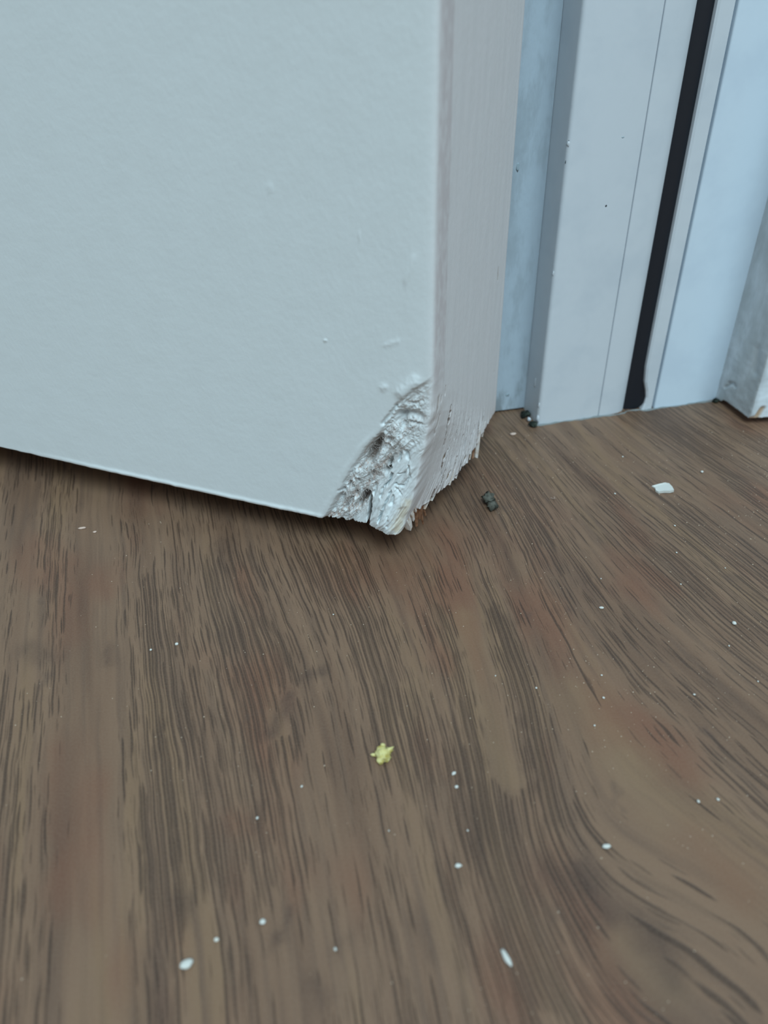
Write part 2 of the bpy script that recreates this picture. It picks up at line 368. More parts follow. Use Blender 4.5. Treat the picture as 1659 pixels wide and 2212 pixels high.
for pts, w_, a_ in DENS: val = val + a_ * np.exp(-(polydist(wx, wy, pts) / w_) ** 2)
at = floor.data.attributes.new('dens', 'FLOAT', 'POINT'); at.data.foreach_set('value', val.astype(np.float32))
lay = floor.data.uv_layers.new(name='grain')
li = np.empty(len(floor.data.loops), np.int32); floor.data.loops.foreach_get('vertex_index', li)
lay.data.foreach_set('uv', uv[li].ravel())

# ------------------------------------------------------------------ door
CX0, CY0, GAP = 6.517, 86.019, 6.0
A2 = np.array((-0.93502, 0.35461)); E2 = np.array((0.35461, 0.93502)); THICK = 40.0
def W(a, e, h):
    """door space (a: along the face, e: into the thickness, h: above the door's foot), millimetres, to metres from the empty."""
    a = np.asarray(a, float); e = np.asarray(e, float); h = np.asarray(h, float)
    return np.stack([a * A2[0] + e * E2[0], a * A2[1] + e * E2[1], h + GAP + 0 * a], -1) * S
door = empty('door_1', (CX0 * S, CY0 * S, 0))
tag(door, 'white painted door standing open, its bottom corner chewed and splintered', 'door', kind='structure')

def ridge(e, h):
    rb = np.interp(e, [0, 3, 6.6, 10, 13, 17, 21, 27, 31], [4.4, 4.5, 4.4, 3.4, 2.4, 1.4, .7, .1, 0])
    hm = np.maximum(25 - .62 * e, 1.)
    return rb * np.interp(h * 25 / hm, [-5, 0, 2.7, 5.4, 7.8, 12.4, 15, 17.7, 20.5, 24.5], [1, 1, .8, .63, .53, .34, .21, .10, .03, 0])
BH = [26.3, 23.9, 20.25, 16.0, 13.24, 7.96, 2.6, -0.9, -4]
BA = [-0.8, 1.87, 4.97, 7.63, 9.72, 12.73, 15.21, 17.3, 18.5]
def boundary(h): return np.interp(h, BH[::-1], BA[::-1])

# hand-placed cuts: (points in (a,h), half width, depth)
FACE_CUTS = [
    ([(7.7, 14.3), (8.4, 12.8), (9.3, 10.9)], .50, 1.6), ([(8.2, 13.2), (8.9, 12.0)], .6, .6),
    ([(9.75, 5.4), (10.3, 4.2), (11.0, 2.7)], .34, 2.6), ([(9.9, 4.9), (10.5, 3.8)], .5, .6),
    ([(4.2, 18.9), (3.2, 19.3), (1.9, 19.2)], .55, .9), ([(4.3, 18.6), (4.3, 17.4)], .6, 1.1), ([(3.4, 17.9), (1.6, 18.1)], .16, .6),
    ([(7.3, 15.3), (7.25, 15.1)], .32, 1.0), ([(6.2, 15.0), (6.25, 14.8)], .28, .8), ([(7.6, 14.9), (7.0, 14.2), (5.9, 13.9)], .14, .5),
    ([(6.1, 11.6), (6.3, 10.8), (6.2, 10.2), (6.9, 9.6)], .16, 1.6), ([(6.2, 11.3), (6.22, 11.2)], .28, 1.2), ([(6.75, 9.9), (6.85, 9.7)], .3, 1.2),
    ([(13.5, 4.3), (13.8, 3.7)], .35, .9), ([(13.2, 5.6), (13.7, 5.2)], .2, .7), ([(11.9, 6.9), (11.7, 6.3)], .2, .9), ([(11.4, 5.1), (11.45, 4.9)], .22, 1.1), ([(11.1, 7.8), (10.9, 7.2)], .18, .8),
    ([(12.3, 3.9), (12.9, 2.6), (13.2, 1.8)], .28, .9), ([(12.5, 6.1), (12.0, 7.0)], .15, .7),
    ([(9.2, 4.9), (9.5, 2.2), (9.95, -2)], .17, 2.6),
    ([(5.9, 9.5), (6.2, 8.3), (7.0, 7.1)], .15, 1.0), ([(6.0, 6.7), (6.9, 4.1), (7.8, 1.4)], .13, .75), ([(5.6, 6.0), (5.9, 4.8)], .2, .6), ([(7.2, 6.8), (7.6, 5.3)], .16, .55), ([(8.3, 7.3), (8.7, 5.5)], .22, .6),
    ([(3.4, 11.3), (3.3, 9.5), (4.1, 7.9), (5.4, 7.9)], .14, .55), ([(4.6, 13.0), (4.9, 11.6)], .18, .6), ([(3.9, 13.4), (3.5, 12.4)], .25, .6), ([(5.4, 12.6), (5.9, 11.8)], .2, .4),
    ([(8.6, 9.4), (8.9, 8.6)], .1, .6), ([(4.0, 10.0), (5.0, 9.6)], .1, .3), ([(4.4, 6.6), (5.3, 7.4)], .12, .35), ([(7.4, 3.3), (7.8, 1.2)], .12, .4), ([(6.3, 2.6), (6.5, 1.0)], .2, .25),
    ([(5.0, 20.3), (3.6, 21.8), (2.3, 23.2)], .22, .35), ([(6.9, 17.4), (5.8, 19.0), (5.0, 20.2)], .22, .5), ([(3.0, 20.8), (1.5, 21.4)], .16, .25),
]
FACE_BUMPS = [([(10.9, 9.0), (11.7, 6.6), (12.6, 4.4)], .5, .7), ([(12.6, 3.4), (12.4, 1.6)], .4, .4), ([(11.6, 4.0), (12.6, .2)], .3, .7), ([(4.1, 22.4), (2.4, 24.2)], .8, .35), ([(7.3, 12.6), (7.9, 10.0)], .9, .5),
              ([(5.3, 15.4), (4.2, 14.6)], .7, .4), ([(6.6, 14.4), (5.6, 14.2)], .45, .4), ([(5.2, 17.0), (5.6, 16.0)], .4, .4), ([(5.0, 5.0), (6.4, 1.0)], 1.4, .35), ([(3.2, 11.0), (4.2, 5.0)], .5, .3),
              ([(6.5, 22.9), (6.7, 22.7)], .45, .14), ([(19.8, 46.0), (19.9, 46.1)], .25, .15), ([(2.6, 39.5), (3.6, 36.9)], .4, .10), ([(4.7, 29.3), (6.2, 28.6)], .35, .06),
              ([(9.1, 41.5), (9.15, 41.5)], .2, .1), ([(14.2, 28.2), (14.3, 28.2)], .16, .1)]
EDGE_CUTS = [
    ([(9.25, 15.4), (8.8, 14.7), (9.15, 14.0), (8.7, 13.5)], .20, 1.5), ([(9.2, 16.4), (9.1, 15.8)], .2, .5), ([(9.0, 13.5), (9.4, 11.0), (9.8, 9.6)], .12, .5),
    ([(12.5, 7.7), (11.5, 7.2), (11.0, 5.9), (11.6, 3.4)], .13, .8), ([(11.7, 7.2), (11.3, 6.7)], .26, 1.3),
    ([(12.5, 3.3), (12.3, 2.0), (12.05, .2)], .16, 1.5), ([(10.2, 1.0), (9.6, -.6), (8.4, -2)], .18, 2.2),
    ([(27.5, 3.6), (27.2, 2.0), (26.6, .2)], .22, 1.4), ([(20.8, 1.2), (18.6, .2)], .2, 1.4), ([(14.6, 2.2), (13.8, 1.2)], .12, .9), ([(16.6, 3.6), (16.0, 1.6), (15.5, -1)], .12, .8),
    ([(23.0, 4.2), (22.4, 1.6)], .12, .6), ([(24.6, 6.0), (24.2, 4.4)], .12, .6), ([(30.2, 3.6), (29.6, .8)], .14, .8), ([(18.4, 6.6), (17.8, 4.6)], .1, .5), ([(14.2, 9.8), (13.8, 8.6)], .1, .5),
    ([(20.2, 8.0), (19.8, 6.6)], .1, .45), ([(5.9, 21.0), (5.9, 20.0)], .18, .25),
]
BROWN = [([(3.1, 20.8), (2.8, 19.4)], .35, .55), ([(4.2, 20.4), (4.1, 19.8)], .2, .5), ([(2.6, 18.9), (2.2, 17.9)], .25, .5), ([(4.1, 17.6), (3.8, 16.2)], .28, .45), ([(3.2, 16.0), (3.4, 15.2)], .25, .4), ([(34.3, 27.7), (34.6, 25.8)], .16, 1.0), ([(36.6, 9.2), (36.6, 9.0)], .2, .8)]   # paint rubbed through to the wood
YELLOW = [(3.3, 5.4), (3.9, 4.0), (4.6, 2.2), (5.1, .4)]

# parameter along the profile (negative: face, positive: edge)
s_face = -np.concatenate([[762, 600, 450, 330, 240, 180, 140, 115], np.arange(100, 24, -1.0), np.arange(24, 19, -.3), np.arange(19, 0.0001, -.085)])
s_edge = np.concatenate([np.arange(0, 40, .09), [40.0]])
sc = np.concatenate([s_face, s_edge])
kk = 0.8
a0 = (np.sqrt(sc ** 2 + kk * kk) - sc) / 2; e0 = (np.sqrt(sc ** 2 + kk * kk) + sc) / 2
e0 = np.minimum(e0, THICK)
isf = sc < 0

def foot():
    a = -sc; z = np.zeros_like(sc)
    ar = a + 4.4 * np.exp(-a / 6.5)
    zf = np.interp(ar, [4.4, 5.0, 5.8, 7, 8.6, 9.45, 9.75, 9.95, 10.3, 13.6, 16.5, 24, 32, 54, 76], [.05, -.45, -.6, -.35, -.05, .05, 1.3, .1, -.15, -.35, -.2, -.15, 0, .38, 1.0])
    zf = zf + sst(ar, 10.1, 10.8) * (1 - sst(ar, 16, 17.5)) * (.22 * perlin(a * 1.7, a * 0, 3) + .16 * perlin(a * 5, a * 0, 4)) + sst(a, 16, 20) * (.09 * perlin(a * .5, a * 0, 5) + .05 * perlin(a * 1.7, a * 0, 5)) * (1 - sst(a, 90, 110))
    e = sc
    zb = np.interp(e, [0, 1.5, 3, 5.5, 6.5, 8.5, 10, 20, 27, 31, 36, 40], [.05, .25, .5, .9, .4, -.3, -.1, 0, .2, .4, .1, -.2])
    steps = np.zeros_like(e); x = 4.2; r = random.Random(9)
    while x < 34:
        w = r.choice((.8, 1.3, 1.9, 2.6)) * r.uniform(.8, 1.2); m = (e >= x) & (e < x + w); q = r.uniform(-.25, .5); tl_ = r.uniform(-.25, .12)
        steps[m] = q + tl_ * (e[m] - x) + .10 * perlin(e[m] * 2.2, e[m] * 0, 12); x += w
        if r.random() < .6: steps[(e >= x - .17) & (e < x + .03)] = r.uniform(.9, 2.4)
    zb = zb + steps * sst(e, 4, 7) * (1 - .8 * sst(e, 29, 34))
    return np.where(isf, zf, zb)
zb = foot()

H0 = 34.0
tau = np.concatenate([np.linspace(0, .9, 300), np.linspace(.9, 1, 14)[1:]])
hi = np.concatenate([np.arange(34.5, 68, .5), [72, 90, 150, 400, 1000, 1985.0]])
HH = np.concatenate([zb[None] + (H0 - zb[None]) * tau[:, None], np.repeat(hi[:, None], len(sc), 1)], 0)
AA = np.repeat(a0[None], HH.shape[0], 0); EE = np.repeat(e0[None], HH.shape[0], 0)
AR = AA + ridge(EE, HH) * np.exp(-AA / 6.5)               # where a face point really sits once the corner is worn back

sd = (boundary(HH) + .22 * perlin(HH * .45, AA * .1, 21) + .07 * perlin(HH * 1.3, AA * .3, 22) - AR) * .835
tl = HH * .83 + AA * .55                                 # along the torn grain
inside = sst(sd, 0, .7)
low = 1 - sst(HH, 13, 19)                                # torn fibres low down, smooth swollen paint higher up
fuzzy = inside * (1 - sst(sd, 3.4, 4.8)) * (.35 + .65 * low)
crump = inside * sst(sd, 2.6, 4.2)
D = .62 * inside + .30 * sst(sd, .5, 3.0) * (1 - sst(sd, 4.2, 6)) * low
rid = np.abs(fbm(sd * .75, tl * .16, 3, 31))
D += fuzzy * (.34 * fbm(sd * .95, tl * .30, 2, 32) + .26 * np.abs(fbm(sd * 2.0, tl * 1.1, 3, 33)) + .16 * fbm(sd * 6, tl * 4.5, 2, 34))
D -= crump * (.60 * (.35 - rid)) * (.4 + .6 * low)
D += crump * (.08 * fbm(sd * 2.4, tl * .45, 3, 35) + .06 * np.abs(fbm(sd * 1.4, tl * .9, 3, 36)))
mid = inside * sst(HH, 12.5, 15) * (1 - sst(HH, 20.5, 23))
D += mid * (.30 * np.abs(fbm(AA * 1.1, HH * 1.2, 3, 37)) - .08)
upp = inside * sst(HH, 18, 21)
D += upp * (.16 * fbm(AA * .9 + HH * .5, HH * 1.3 - AA * .3, 3, 38))
D -= .95 * np.exp(-((AR - 6.6) / 2.6) ** 2 - ((HH - 1.2) / 5.0) ** 2)      # the swollen lower lip
D -= .10 * np.exp(-(sd + .35) ** 2 / .12) * low * (sd < .3)                # paint lifted along the tear
wob = .12 * perlin(AA * 1.7, HH * 1.7, 51); wob2 = .12 * perlin(AA * 1.7, HH * 1.7, 52)
cav = np.zeros_like(D)
for pts, hw, dep in FACE_CUTS:
    q = np.exp(-(polydist(AR + wob, HH + wob2, pts) / hw) ** 2); D += dep * q
    if dep >= 1.05 or hw >= .5: cav = np.maximum(cav, q)
for pts, hw, dep in FACE_BUMPS:
    D -= dep * np.exp(-(polydist(AR + wob, HH + wob2, pts) / hw) ** 2)
# flat panel left of the slit
pan = np.exp(-(polydist(AR, HH, [(10.4, 2.8), (10.7, -.4)]) / .62) ** 4); D = D * (1 - .85 * pan) + .85 * .85 * pan
# paint drip along the foot
D -= .16 * np.exp(-((HH - zb[None] - .35) / .35) ** 2) * sst(AA, 15, 19) * (1 - sst(AA, 50, 75)) * (1 + .7 * perlin(AA * .7, HH * 0, 61))
D += .010 * fbm(AA * .35, HH * .35, 2, 62) * (1 - inside) * (AA < 110)

me_ = sst(25.5 - .62 * EE - HH, 0, 5.5)
flat = .22 + .78 * sst(EE, 7, 13)                         # pressed flat next to the worn corner, fibrous further along
DE = me_ * flat * (.11 * fbm(EE * 1.0 + HH * .05, HH * .11, 2, 41) + .06 * fbm(EE * 4.2 + HH * .12, HH * .22, 2, 42) + .03 * fbm(EE * 7, HH * 1.6, 2, 43))
cr = fbm(EE * 2.6 + HH * .1, HH * .16, 2, 44)
DE += me_ * .07 * sst(EE, 7, 10) * sst(cr, .55, .85) * (1 - sst(HH, 12, 18))
nearf = np.exp(-(HH - zb[None]) / 2.2) * sst(EE, 4, 7)
DE += nearf * me_ * (.13 * fbm(EE * 2.2, HH * .2, 2, 45))
crack_shade = np.zeros_like(D)
shear = -.38 * np.maximum(0, 4.5 - HH) * sst(EE, 4, 8) * (1 - sst(EE, 28, 35))   # crushed fibres lean towards the tip
ER = EE + shear
wob3 = .10 * perlin(EE * 2.1, HH * 1.1, 53)
for pts, hw, dep in EDGE_CUTS:
    q = np.exp(-(polydist(ER + wob3, HH, pts) / hw) ** 2); DE += dep * (1.6 if dep >= 1.2 else 1.2) * q; crack_shade = np.maximum(crack_shade, sst(q, .012, .09) * min(1, dep / .9))  # shade of the cracks put into the colour, spread out to the rim
DE += .03 * perlin(EE * .5, HH * .12, 46) + .04 * np.exp(-((EE - 5.2) / .35) ** 2) * (HH > 22) * (.5 + perlin(HH * .4, EE * .2, 47))
DE -= .05 * np.exp(-((EE - 39.2) / .5) ** 2)

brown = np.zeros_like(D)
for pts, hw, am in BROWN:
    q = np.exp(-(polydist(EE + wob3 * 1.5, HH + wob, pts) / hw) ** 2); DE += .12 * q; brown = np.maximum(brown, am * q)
wE = (e0 / (a0 + e0))[None]; wF = 1 - wE
# broken ridge line between the two sides
rj = .24 * fbm(HH * .45, HH * 0, 2, 71) * np.exp(-(AA + EE) / 2.2) * (1 - sst(HH, 22, 25))
lock = sst(np.minimum(AA, 3.0) / 3.0, 0, 1)
Af = AA + (ridge(EE, HH) + rj) * np.exp(-AA / 6.5) + wE * DE
Ef = EE + wE * shear + wF * D * (.35 + .65 * np.where(isf[None], lock, 0)) + 0.25 * rj
P = W(Af, Ef, HH)
slab_rows = P
# underside (three rows turning in) and closed back
def row(a, e, h): return W(a, e, h)[None]
cen_a = np.where(isf, np.maximum(a0, 6), 12.0); cen_e = np.where(isf, THICK / 2, np.clip(e0, 4, 36))
u1 = row(Af[0] + np.where(isf, 0, .9), Ef[0] + np.where(isf, .9, 0), zb + .12)
u2 = row(np.where(isf, np.maximum(a0, 8), 10.0), np.where(isf, 6.0, np.clip(e0, 6, 34)), zb * 0 + 1.6)
u3 = row(np.where(isf, np.maximum(a0, 10), 18.0), np.where(isf, 38.0, np.clip(e0, 20, 38)), zb * 0 + 1.6)
PP = np.concatenate([u3, u2, u1, P], 0)
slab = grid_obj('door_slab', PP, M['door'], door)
nr, nc = PP.shape[:2]
def vattr(o, name, arr):
    full = np.zeros((nr, nc), np.float32); full[3:] = arr; full[:3] = arr[0][None]
    at = o.data.attributes.new(name, 'FLOAT', 'POINT'); at.data.foreach_set('value', full.ravel())
wear = np.clip(fuzzy * (.35 + .75 * sst(fbm(sd * 1.4, tl * .5, 2, 81), -.1, .5)), 0, 1) * wF
wear = np.maximum(wear, wE * me_ * .35 * sst(HH, 11, 20) * (1 - sst(EE, 3.5, 7)))
wear = np.maximum(wear, wE * nearf * .5)
raw = np.clip(cav * .75 * wF * low + wE * np.maximum(crack_shade * .95, brown), 0, 1)  # bare wood in cavities and rubs, plus painted shade along the edge cracks
stn = np.exp(-(polydist(AR + wob * 3, HH + wob2 * 3, YELLOW) / .75) ** 2) * .6 * wF
side = np.repeat(wE, HH.shape[0], 0)
bandm = side * (1 - sst(EE, 4.7 + 0 * EE, 5.6)) * sst(EE, .5, 1.2) * sst(HH, 20, 26)
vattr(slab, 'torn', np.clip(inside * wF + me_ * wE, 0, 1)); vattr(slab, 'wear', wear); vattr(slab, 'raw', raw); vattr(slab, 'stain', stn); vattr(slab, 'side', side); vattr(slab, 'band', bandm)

# back and hinge side of the slab, top cap: one plain closing shell
bk = [W(.4, 40, .5), W(.4, 40, 1985), W(762, 40, 1985), W(762, 40, .5), W(762, 0, 1.0), W(762, 0, 1985), W(.4, 0.4, 1985)]
mesh_obj('door_back', bk, [(0, 3, 2, 1), (3, 4, 5, 2), (1, 2, 5, 6)], mat_plain('door_back_paint', lin(226, 224, 222)), door)

def splinter(pts, w0, w1, m, parent, label=None, flat=.5):
    """pts: (e,h,a) from root to tip in door space."""
    pts = [np.array((p[2], p[0], p[1])) for p in pts]
    V = []; n = len(pts); F = []
    for i, p in enumerate(pts):
        k = i / (n - 1); w = w0 + (w1 - w0) * k
        w *= random.uniform(.9, 1.1)
        for (da, de) in ((-flat, -.6), (-flat * .8, .5), (flat, .7), (flat * .7, -.5)):
            V.append(W(p[0] + da * w, p[1] + de * w, p[2] + random.uniform(-.1, .1) * (i == n - 1)))
    for i in range(n - 1):
        for j in range(4):
            F.append((i * 4 + j, i * 4 + (j + 1) % 4, i * 4 + 4 + (j + 1) % 4, i * 4 + 4 + j))
    F += [(3, 2, 1, 0), tuple(range(n * 4 - 4, n * 4))]
    o = mesh_obj('splinter', V, F, m, parent)
    if label: o['label'] = label
    return o
SP, RW = M['splinter'], M['raw']
def lerp3(p, q, k=0.5, j=.12): return tuple(p[i] + (q[i] - p[i]) * k + random.uniform(-j, j) for i in range(3))
for p, q, w0, w1, m in [
    ((29.0, 2.2, .35), (27.4, -2.6, .15), .75, .6, SP), ((26.9, 2.6, .6), (25.4, -1.7, .35), .5, .35, RW), ((27.8, 2.4, .8), (26.3, -2.0, .45), .45, .3, SP),
    ((25.6, 2.0, .6), (23.8, -1.0, .5), .6, .3, SP), ((24.8, 1.4, .8), (23.2, -.3, .7), .5, .25, RW), ((17.2, 1.9, 1.5), (15.6, -.8, 1.75), .8, .75, SP),
    ((19.8, 2.0, 1.1), (17.9, -1.0, 1.3), .65, .5, SP), ((12.4, .9, 2.8), (10.8, -1.2, 3.15), .7, .5, SP), ((10.9, .7, 3.3), (8.9, -1.4, 3.7), .8, .6, SP),
    ((32.0, 1.8, .2), (30.9, -.4, .15), .6, .3, SP)]:
    splinter([p, lerp3(p, q), q], w0, w1, m, door, 'bare brown wood splinter' if m is RW else None)
for pts, w0, w1 in [([(7.0, 1.0, 4.6), (7.0, -1.4, 4.4), (7.0, -3.7, 4.3)], .8, .35), ([(7.5, 1.0, 4.4), (7.6, -1.2, 4.2), (7.75, -2.9, 4.1)], .8, .22),
                    ([(8.0, .6, 4.2), (8.2, -2.2, 4.0), (8.65, -4.5, 3.8)], .7, .25), ([(8.0, .4, 4.2), (8.9, -1.6, 3.9), (9.3, -3.2, 3.65)], .55, .3), ([(7.3, .8, 4.4), (7.3, -1.8, 4.4)], 1.1, .5)]:
    splinter(pts, w0, w1, RW, door, 'bare brown wood splinter')
# greyish crumpled shreds hanging behind the lip
for pts, w0, w1 in [([(2.0, 1.4, 4.6), (2.2, .2, 4.2), (2.3, -.7, 4.0)], 1.3, .9), ([(3.6, 1.6, 4.5), (3.8, .6, 4.2), (3.9, -.3, 4.0)], 1.1, .7), ([(5.2, 1.8, 4.5), (5.4, .9, 4.3), (5.6, .1, 4.1)], .9, .4)]:
    splinter(pts, w0, w1, SP, door)

# frayed fibres standing out of the torn face
cand = np.argwhere((fuzzy[:300] > .35) & (sd[:300] > .7) & (wF > .9).repeat(300, 0)[:300] & (HH[:300] < 18) & (HH[:300] > .9))
FV, FF = [], []
def strand(p, d, L, r, curl):
    base = len(FV); up = np.array((0.3, 0.5, 0.8)); side_ = np.cross(d, up); side_ /= np.linalg.norm(side_) + 1e-9
    oth = np.cross(side_, d); n = 5
    ax = side_ * math.cos(curl[1]) + oth * math.sin(curl[1])
    q = p.copy(); dd = d.copy()
    for i in range(n):
        rr = r * (1 - .6 * i / (n - 1))
        for t in range(3):
            an = t * 2.0944; FV.append(q + (side_ * math.cos(an) + oth * math.sin(an)) * rr)
        q = q + dd * L / (n - 1); dd = dd + ax * curl[0]; dd /= np.linalg.norm(dd)
    for i in range(n - 1):
        for t in range(3):
            a = base + i * 3 + t; b = base + i * 3 + (t + 1) % 3
            FF.append((a, b, b + 3, a + 3))
outw = np.array((-E2[0], -E2[1], 0.0)); ta = np.array((A2[0], A2[1], 0.0))
for k in rng.choice(len(cand), 1000, replace=False):
    i, j = cand[k]
    an = rng.uniform(0, 6.283) if rng.random() < .45 else rng.normal(-2.15, .5)
    d = ta * -math.cos(an) * -1 * .9 + np.array((0, 0, 1)) * math.sin(an) * .9 + outw * rng.uniform(-.05, .55); d /= np.linalg.norm(d)
    strand(P[i, j] - outw * .00003, d, rng.uniform(.3, .95) * S, rng.uniform(.022, .045) * S, (rng.uniform(.1, .55), rng.uniform(0, 6.28)))
o = mesh_obj('frayed_fibre', FV, FF, M['fibre'], door, True); o['kind'] = 'stuff'; o['label'] = 'pale frayed paint and wood fibres'

# ------------------------------------------------------------------ frame beyond the door
FP = np.array((29.644, 127.959)); FE = np.array((0.97701, 0.21318)); FN = np.array((0.21318, -0.97701))
def FW(s, n, z): return ((FP[0] + s * FE[0] + n * FN[0]) * S, (FP[1] + s * FE[1] + n * FN[1]) * S, z * S)
def extrude(name, prof, z0, z1, m, parent, smooth=False, zs=None):
    zs = zs or [z0, z1]; k = len(prof); V = []; F = []
    for z in zs: V += [FW(s, n, z) for s, n in prof]
    for i in range(len(zs) - 1):
        for j in range(k): F.append((i * k + j, i * k + (j + 1) % k, (i + 1) * k + (j + 1) % k, (i + 1) * k + j))
    F += [tuple(range(k - 1, -1, -1)), tuple(range(len(zs) * k - k, len(zs) * k))]
    o = mesh_obj(name, V, F, m, parent)
    bm = bmesh.new(); bm.from_mesh(o.data); bmesh.ops.recalc_face_normals(bm, faces=bm.faces); bm.to_mesh(o.data); bm.free()
    if smooth:
        o.data.polygons.foreach_set('use_smooth', [True] * len(o.data.polygons))
        o.data.set_sharp_from_angle(angle=math.radians(38))
    return o
frame = empty('trim_1', FW(0, 0, 0))
tag(frame, 'white door frame moulding with a black rubber seal, beyond the damaged door', 'door frame', kind='structure')
inv = Matrix.Translation(-Vector(FW(0, 0, 0)))
def under(o, root):
    o.parent = root; o.data.transform(Matrix.Translation(-root.location)); return o
TOP = 2050.0
def arc(cx, cy, r, a0_, a1_, n=5): return [(cx + r * math.cos(math.radians(a0_ + (a1_ - a0_) * i / n)), cy + r * math.sin(math.radians(a0_ + (a1_ - a0_) * i / n))) for i in range(n + 1)]
RB = -6.6
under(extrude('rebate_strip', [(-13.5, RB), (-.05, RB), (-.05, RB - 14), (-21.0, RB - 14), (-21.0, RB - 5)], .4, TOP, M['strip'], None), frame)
under(extrude('frame_face', [(0, RB - 12)] + arc(.7, -.7, .7, 180, 90) + arc(12.35, -.25, .25, 90, 0, 3) + [(12.6, RB - 12)], .0, TOP, M['frame'], None, True), frame)
under(extrude('frame_lip', [(12.72, -9)] + arc(12.95, -.28, .23, 180, 90, 3) + [(15.0, -.12), (16.8, -.35), (18.0, -.85), (18.7, -1.7), (18.75, -9)], .0, TOP, M['frame'], None, True), frame)
# seal: slightly domed black strip that flares at its foot
k = []; V = []; F = []
zs = [0, .6, 1.4, 2.6, 4.0, 6, 9, 14, 60, TOP]
fl = [.1, .6, 1.3, 1.6, 1.4, 1.0, .5, .12, 0, 0]
for z, f in zip(zs, fl):
    for s, n in ((18.3, -6), (18.3, -1.9), (18.9, -1.25), (19.9, -1.0), (20.8 + f * .6, -.9), (21.35 + f, -1.1 + f * .5), (21.6 + f * .5, -6)):
        V.append(FW(s, n, z))
kk_ = 7
for i in range(len(zs) - 1):
    for j in range(kk_): F.append((i * kk_ + j, i * kk_ + (j + 1) % kk_, (i + 1) * kk_ + (j + 1) % kk_, (i + 1) * kk_ + j))
F += [tuple(range(kk_ - 1, -1, -1)), tuple(range(len(zs) * kk_ - kk_, len(zs) * kk_))]
o = mesh_obj('rubber_seal', V, F, M['rubber'], None, True); o.data.set_sharp_from_angle(angle=math.radians(40)); under(o, frame); o['label'] = 'black rubber seal strip'
# beads right of the seal
def pinch(name, prof, m, zs_, f):
    V = []; F = []; k = len(prof)
    for z in zs_: V += [FW(s + (f(z) if i < 3 else 0), n, z) for i, (s, n) in enumerate(prof)]
    for i in range(len(zs_) - 1):
        for j in range(k): F.append((i * k + j, i * k + (j + 1) % k, (i + 1) * k + (j + 1) % k, (i + 1) * k + j))
    F += [tuple(range(k - 1, -1, -1)), tuple(range(len(zs_) * k - k, len(zs_) * k))]
    return mesh_obj(name, V, F, m, None)
under(pinch('sash_bead', [(21.15, -6), (21.15, -.25), (21.5, .0), (23.85, .0), (24.08, -.3), (24.08, -9)], M['frame'], zs, lambda z: 1.25 * math.exp(-((z - 2.4) / 3.2) ** 2)), frame)
under(extrude('sash_face', [(24.5, -9)] + arc(24.8, -.3, .3, 180, 90, 3) + [(31, .05), (38.6, -.3), (38.6, -9)], .0, TOP, M['sash'], None, True), frame)
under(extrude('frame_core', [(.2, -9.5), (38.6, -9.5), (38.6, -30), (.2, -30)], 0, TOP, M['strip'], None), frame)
# thin sealant line where frame meets floor
prv = []
for s in np.linspace(-.2, 38.4, 60):
    n = -.05 if s < 18.4 or s > 21.6 else -.6
    n += .12 * math.sin(s * .9) + .06 * math.sin(s * 3.1); r = .16 + .05 * math.sin(s * .55 + 1) + .05 * math.sin(s * 2.2)
    prv.append([FW(s, n + .25 + r * 1.1 * math.cos(t), max(0.0, r * 1.0 * math.sin(t))) for t in np.linspace(0, math.pi, 6)])
g_ = grid_obj('sealant_line', np.array(prv), M['sealant'], None); under(g_, frame)
# marks and nicks
def blob(name, loc, sx, sy, sz, m, seed=0, rot=0.0, amp=.25, sub=2, parent=None, freq=1.7):
    bm = bmesh.new(); bmesh.ops.create_icosphere(bm, subdivisions=sub, radius=1.0)
    for v in bm.verts:
        c = v.co.copy(); f = 1 + amp * float(perlin(c.x * freq + seed * 3.1, c.y * freq + c.z * 1.3 * freq + seed, seed)) + amp * .5 * float(perlin(c.x * freq * 2.3 + seed, c.z * freq * 2.3 - c.y * freq * 2, seed + 5))
        c = c * f; v.co = Vector((c.x * sx * S, c.y * sy * S, c.z * sz * S))
    me = bpy.data.meshes.new(name); bm.to_mesh(me); bm.free(); me.materials.append(m)
    me.polygons.foreach_set('use_smooth', [True] * len(me.polygons))
    o = bpy.data.objects.new(name, me); col.objects.link(o); o.location = loc; o.rotation_euler = (0, 0, rot)
    if parent is not None: o.parent = parent; o.location = Vector(loc) - parent.location
    return o
fyaw = math.atan2(FE[1], FE[0])
for s, n, z, w, h in ((7.9, 0, 39.5, .18, .22), (25.6, -.02, 52.2, .12, .25), (.25, -.2, 49.5, .16, .3), (.15, -.3, 46.6, .14, .3), (9.1, 0, 49.6, .3, .12), (27.0, 0, 22.0, .12, .12), (33.5, -.1, 14.0, .25, .3), (-5.2, RB, 45.0, .3, .9), (-7.0, RB, 60.0, .25, .6), (-7.4, RB, 56.5, .3, .4), (-3.8, RB, 3.6, .4, .4)):
    blob('scuff_mark', FW(s, n, z), w, .02, h, M['mark'] if n > -1 and w < .2 else M['scuff'], int(s * 7 + 50), fyaw, .3, 1, frame)
for s, n, z, w, h in ((.3, -.3, 49.2, .35, .5), (.25, -.45, 29.0, .3, .7), (.25, -.4, 4.0, .3, .8), (.05, -2.8, 7.6, .16, 1.0), (.25, -.3, 1.2, .4, .8)):
    blob('paint_lump', FW(s, n, z), w, .25, h, M['frame'], int(s * 9 + 80), fyaw, .4, 2, frame)

